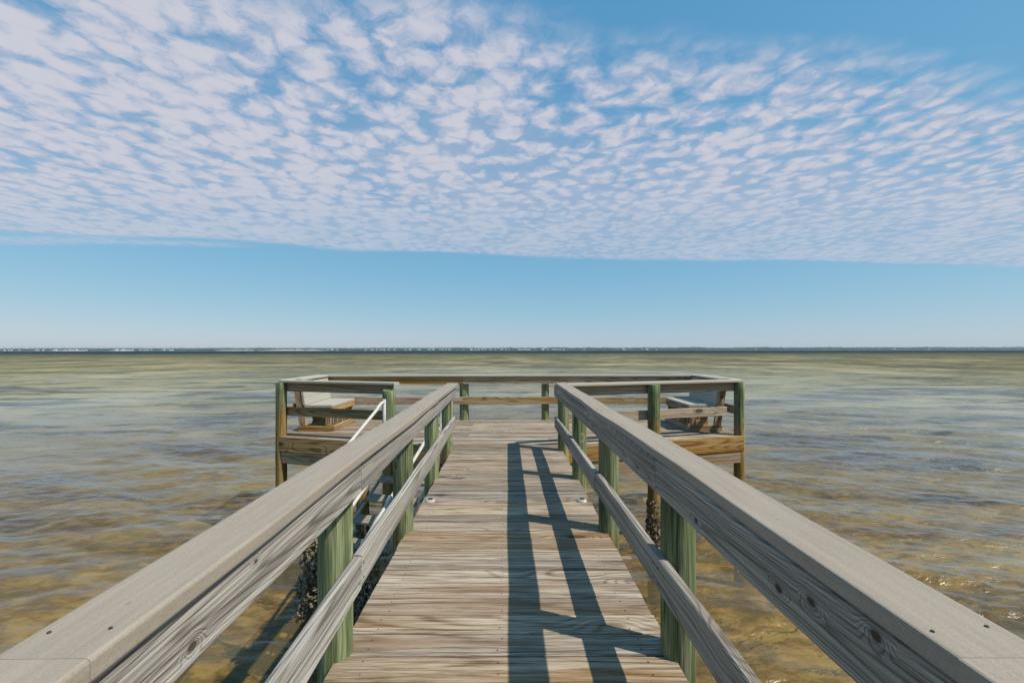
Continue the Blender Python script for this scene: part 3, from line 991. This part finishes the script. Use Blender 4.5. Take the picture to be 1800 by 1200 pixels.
for a, b in (((XL, YC), (-0.76, YI)), ((0.76, YI), (XR, YC))):
    n_ = Vector((b[1] - a[1], -(b[0] - a[0]), 0)).normalized()     # outward, towards the beach
    off = n_ * 0.022
    board('fascia', (a[0] + off.x, a[1] + off.y, -0.112), (b[0] + off.x, b[1] + off.y, -0.112), 0.222, 0.040, tuple(n_), M_FASCIA, plat, 0.005, 1, 8, 0.004, 51 + int(a[0] > 0))
    off2 = n_ * -0.006
    ext = Vector((b[0] - a[0], b[1] - a[1], 0)).normalized() * 0.055
    e0 = ext if a[0] < 0 else Vector((0, 0, 0)); e1 = ext if a[0] > 0 else Vector((0, 0, 0))
    board('front_beam', (a[0] + off2.x - e0.x, a[1] + off2.y - e0.y, -0.318), (b[0] + off2.x + e1.x * 0.3, b[1] + off2.y + e1.y * 0.3, -0.318), 0.178, 0.060, tuple(n_), M_FASCIA, plat, 0.005, 1, 8, 0.004, 55 + int(a[0] > 0))
board('fascia', (XL - 0.02, YC + 0.03, -0.112), (XL - 0.02, YB, -0.112), 0.222, 0.040, (-1, 0, 0), M_FASCIA, plat)
board('fascia', (XR + 0.02, YC + 0.03, -0.112), (XR + 0.02, YB, -0.112), 0.222, 0.040, (1, 0, 0), M_FASCIA, plat)
board('fascia', (XL, YB + 0.022, -0.112), (XR, YB + 0.022, -0.112), 0.222, 0.040, (0, 1, 0), M_FASCIA, plat)
for yy in (6.75, 7.9):
    board('cross_beam', (XL + 0.06, yy, -0.325), (XR - 0.06, yy, -0.325), 0.19, 0.05, (0, 1, 0), M_FASCIA, plat)
for x in (-2.8, -2.1, -1.4, -0.7, 0.0, 0.7, 1.4, 2.1, 2.8):
    yy0 = 5.95 + max(0, abs(x) - 0.7) * 0.28
    board('joist', (x, yy0, -0.135), (x, YB - 0.03, -0.135), 0.19, 0.038, (1, 0, 0), M_FASCIA, plat)
p = pile('pile', -2.04, 6.17, -0.235, plat, 0.088, stain=-0.3); oysters(p, -2.04, 6.17, WATER - 0.15, -0.98, 0.088, 230, 3)
for x in (-0.9, 1.0):
    pile('pile', x, 7.9, -0.42, plat, 0.085, stain=-0.3)

# platform railings -------------------------------------------------
PT = 0.845
def rail_set(parent, p0, p1, n, cap_w=0.142, inset=0.0, split=None, mats=None, lower=True, wob=0.004, sd=60, capmat=None, cap_ext=(0, 0), low_ext=(0, 0)):
    """rails on the inner side of a line of posts; n points outwards (the posts' side)"""
    p0, p1, n = Vector(p0), Vector(p1), Vector(n).normalized()
    d = (p1 - p0).normalized()
    cuts = [0.0] + (split or []) + [1.0]
    for i in range(len(cuts) - 1):
        a = p0 + (p1 - p0) * cuts[i] + d * (0.002 if i else 0)
        b = p0 + (p1 - p0) * cuts[i + 1] - d * (0.002 if i < len(cuts) - 2 else 0)
        m_ = (mats or [M_PRAIL] * 9)[i]
        ztop = PT - 0.038 - 0.068
        board('top_rail', a + Vector((0, 0, ztop)), b + Vector((0, 0, ztop)), 0.134, 0.038, tuple(-n), m_, parent, 0.004, 1, 10, wob, sd + i)
        if lower:
            a2 = a + d * (low_ext[0] if i == 0 else 0); b2 = b - d * (low_ext[1] if i == len(cuts) - 2 else 0)
            board('lower_rail', a2 + Vector((0, 0, 0.366)), b2 + Vector((0, 0, 0.366)), 0.134, 0.038, tuple(-n), m_, parent, 0.004, 1, 10, wob, sd + 5 + i)
    c0 = p0 + n * (cap_w / 2 - 0.05) - d * cap_ext[0]
    c1 = p1 + n * (cap_w / 2 - 0.05) + d * cap_ext[1]
    board('cap', c0 + Vector((0, 0, PT - 0.019)), c1 + Vector((0, 0, PT - 0.019)), cap_w, 0.038, (0, 0, 1), capmat or M_PCAP, parent, 0.007, 2, 12, wob, sd + 9)


back = thing('platform_railing', (0, YB, 0), 'straight tan railing along the far seaward edge of the platform', 'railing', 'railings of the platform')
yr = YB + 0.005
rail_set(back, (XL + 0.06, yr, 0), (XR - 0.02, yr, 0), (0, 1, 0), split=[0.372], sd=61, mats=[M_FASCIA, M_PRAIL])
pile('post', -0.81, yr + 0.10, PT - 0.05, back, 0.088, stain=-0.2)
pile('post', 0.705, yr + 0.09, PT - 0.05, back, 0.071, stain=0.05)
for x in (XL + 0.0, XR):
    pile('post', x, yr + 0.10, PT - 0.05, back, 0.075, stain=0.2)

lside = thing('platform_railing', (XL, 7.4, 0), 'short side railing behind the sunlit bench', 'railing', 'railings of the platform')
rail_set(lside, (XL + 0.01, YC + 0.12, 0), (XL + 0.01, YB + 0.07, 0), (-1, 0, 0), sd=71, cap_ext=(0, 0.0))
rside = thing('platform_railing', (XR, 7.4, 0), 'short side railing behind the shaded bench', 'railing', 'railings of the platform')
rail_set(rside, (XR - 0.01, YC + 0.12, 0), (XR - 0.01, YB + 0.07, 0), (1, 0, 0), sd=81)

nl = Vector((-(YC - YI), -(abs(XL) - 0.72), 0)).normalized()
nr_ = Vector(((YC - YI), -(XR - 0.72), 0)).normalized()
lfront = thing('platform_railing', (-2.5, 6.4, 0), 'dark shaded railing between the corner post and the white ladder handrail', 'railing', 'railings of the platform')
pile('post', -3.455, 6.69, PT - 0.040, lfront, 0.080, stain=0.50)
pile('post', -1.66, 6.14, 0.735, lfront, 0.092, stain=0.12, tilt=0.12)
q0 = Vector((-3.41, 6.735, 0)); q1 = Vector((-1.64, 6.245, 0))
rail_set(lfront, q0, q1, nl, sd=91, cap_ext=(0.04, 0.08), mats=[M_FASCIA])
join_boxes('block', [((-1.665, 6.215, 0.765), (0.09, 0.05, 0.10))], M_PRAIL, lfront)

rfront = thing('platform_railing', (2.2, 6.4, 0), 'sunlit railing from the walkway to the corner post with a thick round post midway', 'railing', 'railings of the platform')
pile('post', 3.545, 6.70, PT - 0.040, rfront, 0.078, stain=0.25)
p = pile('post', 2.085, 6.24, 0.800, rfront, 0.088, stain=0.33)
oysters(p, 2.085, 6.24, WATER - 0.15, -0.82, 0.088, 330, 5, 0.055)
q0 = Vector((0.70, 5.915, 0)); q1 = Vector((3.50, 6.735, 0))
rail_set(rfront, q0, q1, nr_, sd=101, cap_ext=(-0.05, 0.06), low_ext=(0, 0.17))

# ================================================================== BENCHES
def bench(side, label):
    s = side                               # +1 on the shaded side
    x0, x1 = (2.905, 3.335) if s > 0 else (2.80, 3.25)
    ya, yb = 7.00, 8.03
    t_ = thing('bench', (s * (x0 + x1) / 2, (ya + yb) / 2, 0), label, 'bench', 'benches on the platform')
    zs = 0.425
    w_ = (x1 - x0) / 3
    for i in range(3):
        xc = s * (x0 + w_ * (i + 0.5))
        board('seat_board', (xc, ya, zs - 0.019), (xc, yb, zs - 0.019), w_ - 0.006, 0.036, (0, 0, 1), M_SEAT, t_, 0.006, 2, 1, seed=i)
    lean = 0.058
    up = Vector((s * lean, 0, 0.40)).normalized()
    nrm = Vector((-s * up.z, 0, abs(up.x)))
    for i in range(3):
        zc_ = 0.445 + 0.062 + i * 0.124
        c = Vector((s * (x1 + 0.003), 0, 0.424)) + up * (0.062 + i * 0.124)
        board('back_board', (c.x, ya, c.z), (c.x, yb, c.z), 0.1215, 0.032, tuple(nrm), M_SEAT, t_, 0.006, 2, 1, seed=i + 3)
    board('back_cap', (s * (x1 + 0.085), ya - 0.01, 0.829), (s * (x1 + 0.085), yb + 0.005, 0.829), 0.10, 0.03, (0, 0, 1), M_SEAT, t_, 0.006, 2)
    for yy in (ya + 0.03, (ya + yb) / 2, yb - 0.03):
        b0 = Vector((s * (x1 + 0.028), yy, 0.088)); b1 = Vector((s * (x1 + 0.135), yy, 0.812))
        board('upright', b0, b1, 0.115, 0.038, (0, 1, 0), M_FASCIA, t_)
        board('leg', (s * (x0 + 0.075), yy, 0.088), (s * (x0 + 0.075), yy, zs - 0.115), 0.088, 0.038, (0, 1, 0), M_FASCIA, t_)
        board('foot_beam', (s * (x0 + 0.02), yy, 0.045), (s * (x1 + 0.10), yy, 0.045), 0.085, 0.040, (0, 1, 0), M_FASCIA, t_)
        board('seat_support', (s * (x0 + 0.045), yy, zs - 0.078), (s * (x1 - 0.055), yy, zs - 0.078), 0.075, 0.037, (0, 1, 0), M_FASCIA, t_)
    board('apron', (s * (x0 + 0.018), ya, zs - 0.086), (s * (x0 + 0.018), yb, zs - 0.086), 0.092, 0.034, (1, 0, 0), M_FASCIA, t_)
    board('foot_rail', (s * (x0 - 0.003), ya + 0.01, 0.046), (s * (x0 - 0.003), yb - 0.01, 0.046), 0.088, 0.036, (1, 0, 0), M_PRAIL, t_)
    for i in range(5):
        yy = ya + 0.19 + i * 0.16
        if abs(yy - (ya + yb) / 2) > 0.05:
            board('slat', (s * (x0 + 0.075), yy, 0.092), (s * (x0 + 0.075), yy, zs - 0.13), 0.05, 0.030, (0, 1, 0), M_PRAIL, t_)
    return t_


bench(-1, 'plank bench in full sun with pale seat and backrest beside the ladder opening')
bench(1, 'plank bench facing away from the sun with its backrest in blue shade')

# ================================================================== LADDER
nd = Vector((-0.27, -0.963, 0)).normalized()          # down the stair, square to the platform edge
a0 = Vector((-1.60, 6.06, 0)); b0 = Vector((-0.93, 5.88, 0))
lad = thing('ladder', (-1.3, 5.9, 0), 'white tube handrailed swim ladder going down into the water beside the walkway', 'ladder')
SL = 0.545
def down(base, run, z0):
    return base + nd * run + Vector((0, 0, z0 - SL * run))
def arc(c, r0, up_, out_, n=6):
    return [c + up_ * (r0 * math.cos(a)) + out_ * (r0 * math.sin(a)) for a in np.linspace(0, R(62), n)]
for base, z_top, z_str in ((a0 + Vector((-0.085, -0.07, 0)), 0.575, -0.19), (b0 + Vector((0.02, 0.08, 0)), 0.375, -0.20)):
    # handrail: newel, bend, long slope
    top = base + Vector((0, 0, z_top))
    pts = [top + Vector((0.0, 0, 0.012)) + nd * 0.0]
    for k in range(6):
        f = k / 5
        pts.append(top + nd * (0.03 + 0.15 * f) + Vector((0, 0, 0.012 - 0.075 * f * f)))
    e = pts[-1]
    for k in range(1, 9):
        pts.append(e + nd * (0.22 * k) + Vector((0, 0, -SL * 0.22 * k)))
    link('handrail', tube_mesh('handrail', pts, 0.021), M_WHITE, lad)
    link('newel', tube_mesh('newel', [base + Vector((0, 0, -0.15)), base + Vector((0, 0, z_top + 0.055))], 0.024), M_PVC, lad)
    bot = e + nd * 1.1 + Vector((0, 0, -SL * 1.1))
    link('baluster', tube_mesh('baluster', [bot, bot + Vector((0, 0, -0.62))], 0.018), M_WHITE, lad)
    link('stringer', tube_mesh('stringer', [down(base, 0.02, z_str), down(base, 1.42, z_str)], 0.022), M_WHITE, lad)
    link('stringer', tube_mesh('stringer', [down(base, 0.02, z_str - 0.19), down(base, 1.42, z_str - 0.19)], 0.020), M_PVC, lad)  # lower tube greyer, its shade put into the colour
for k in range(5):
    run = 0.26 + 0.29 * k
    pa, pb = down(a0, run, -0.26), down(b0, run, -0.26)
    board('tread', pa, pb, 0.22, 0.034, (0, 0, 1), M_TREAD, lad, 0.005)
lf = pile('support_post', -2.10, 4.72, -0.70, lad, 0.07, stain=-1.0); oysters(lf, -2.10, 4.72, WATER - 0.2, -0.66, 0.10, 420, 8, 0.09)
lf = pile('support_post', -1.36, 4.50, -0.80, lad, 0.07, stain=-1.0); oysters(lf, -1.36, 4.50, WATER - 0.2, -0.8, 0.10, 420, 9, 0.09)
cb = board('cross_bar', (-2.15, 4.74, -1.0), (-1.30, 4.49, -1.0), 0.15, 0.06, (0, 1, 0), M_FASCIA, lad)
for i in range(5):
    f = (i + 0.5) / 5
    oysters(cb, -2.10 + 0.74 * f, 4.72 - 0.22 * f, -1.45, -0.85, 0.06, 150, 20 + i, 0.10)

# conduit with box on the last post of the ladder side
pipe = thing('conduit', (-0.89, 5.60, 0), 'grey conduit pipe with small white box fixed beside the end post of the railing', 'conduit')
link('pipe', tube_mesh('pipe', [(-0.885, 5.60, -0.35), (-0.885, 5.60, 0.62)], 0.019), M_PVC, pipe)
bx = swept('outlet_box', 0.115, 0.07, 0.05, 0.006, 2)
link('outlet_box', bx, M_WHITE, pipe, Matrix.Translation((-0.868, 5.575, 0.42)) @ Matrix.Rotation(R(90), 4, 'Y'))
bx2 = swept('cover_plate', 0.035, 0.05, 0.04, 0.006, 2)
link('cover_plate', bx2, M_WHITE, pipe, Matrix.Translation((-0.878, 5.575, 0.285)) @ Matrix.Rotation(R(90), 4, 'Y'))

# ================================================================== DECK LIGHTS
def deck_light(x, y, label):
    t_ = thing('deck_light', (x, y, 0), label, 'light', 'solar deck lights')
    V, F = [], []
    n = 20
    prof = ((0.044, 0.001), (0.044, 0.005), (0.041, 0.008), (0.035, 0.017), (0.031, 0.020))
    for (r, z) in prof:
        for j in range(n):
            a = 2 * math.pi * j / n
            V.append((r * math.cos(a), r * 0.92 * math.sin(a), z))
    for i in range(len(prof) - 1):
        for j in range(n):
            a = i * n + j; b = i * n + (j + 1) % n
            F.append((a, b, b + n, a + n))
    F.append(tuple((len(prof) - 1) * n + j for j in range(n)))
    link('housing', mesh_from('housing', V, F), M_LAMP, t_, Matrix.Translation((x, y, 0)))
    link('solar_panel', swept('solar_panel', 0.040, 0.040, 0.003, 0.001, 1), M_SOLAR, t_, Matrix.Translation((x, y, 0.0215)))
deck_light(-0.665, 3.77, 'small clear solar stud light on the planks at the sunlit railing side')
deck_light(0.640, 3.77, 'small clear solar stud light on the planks beyond the railing shadow')

# ================================================================== AIR
V = [(x, y_, z) for z in (BED - 2.6, 42.0) for x, y_ in ((-8000, -7500), (8000, -7500), (8000, 7500), (-8000, 7500))]
F = [(3, 2, 1, 0), (4, 5, 6, 7), (0, 1, 5, 4), (1, 2, 6, 5), (2, 3, 7, 6), (3, 0, 4, 7)]
mh, t, out = new_mat('sea_air')
pv = t.new('ShaderNodeVolumePrincipled')
pv.inputs['Color'].default_value = (0.78, 0.88, 1.0, 1)
pv.inputs['Density'].default_value = 0.000075
pv.inputs['Anisotropy'].default_value = 0.1
t.l.new(pv.outputs[0], out.inputs['Volume'])
tag(link('haze', mesh_from('haze', V, F), mh), kind='stuff')
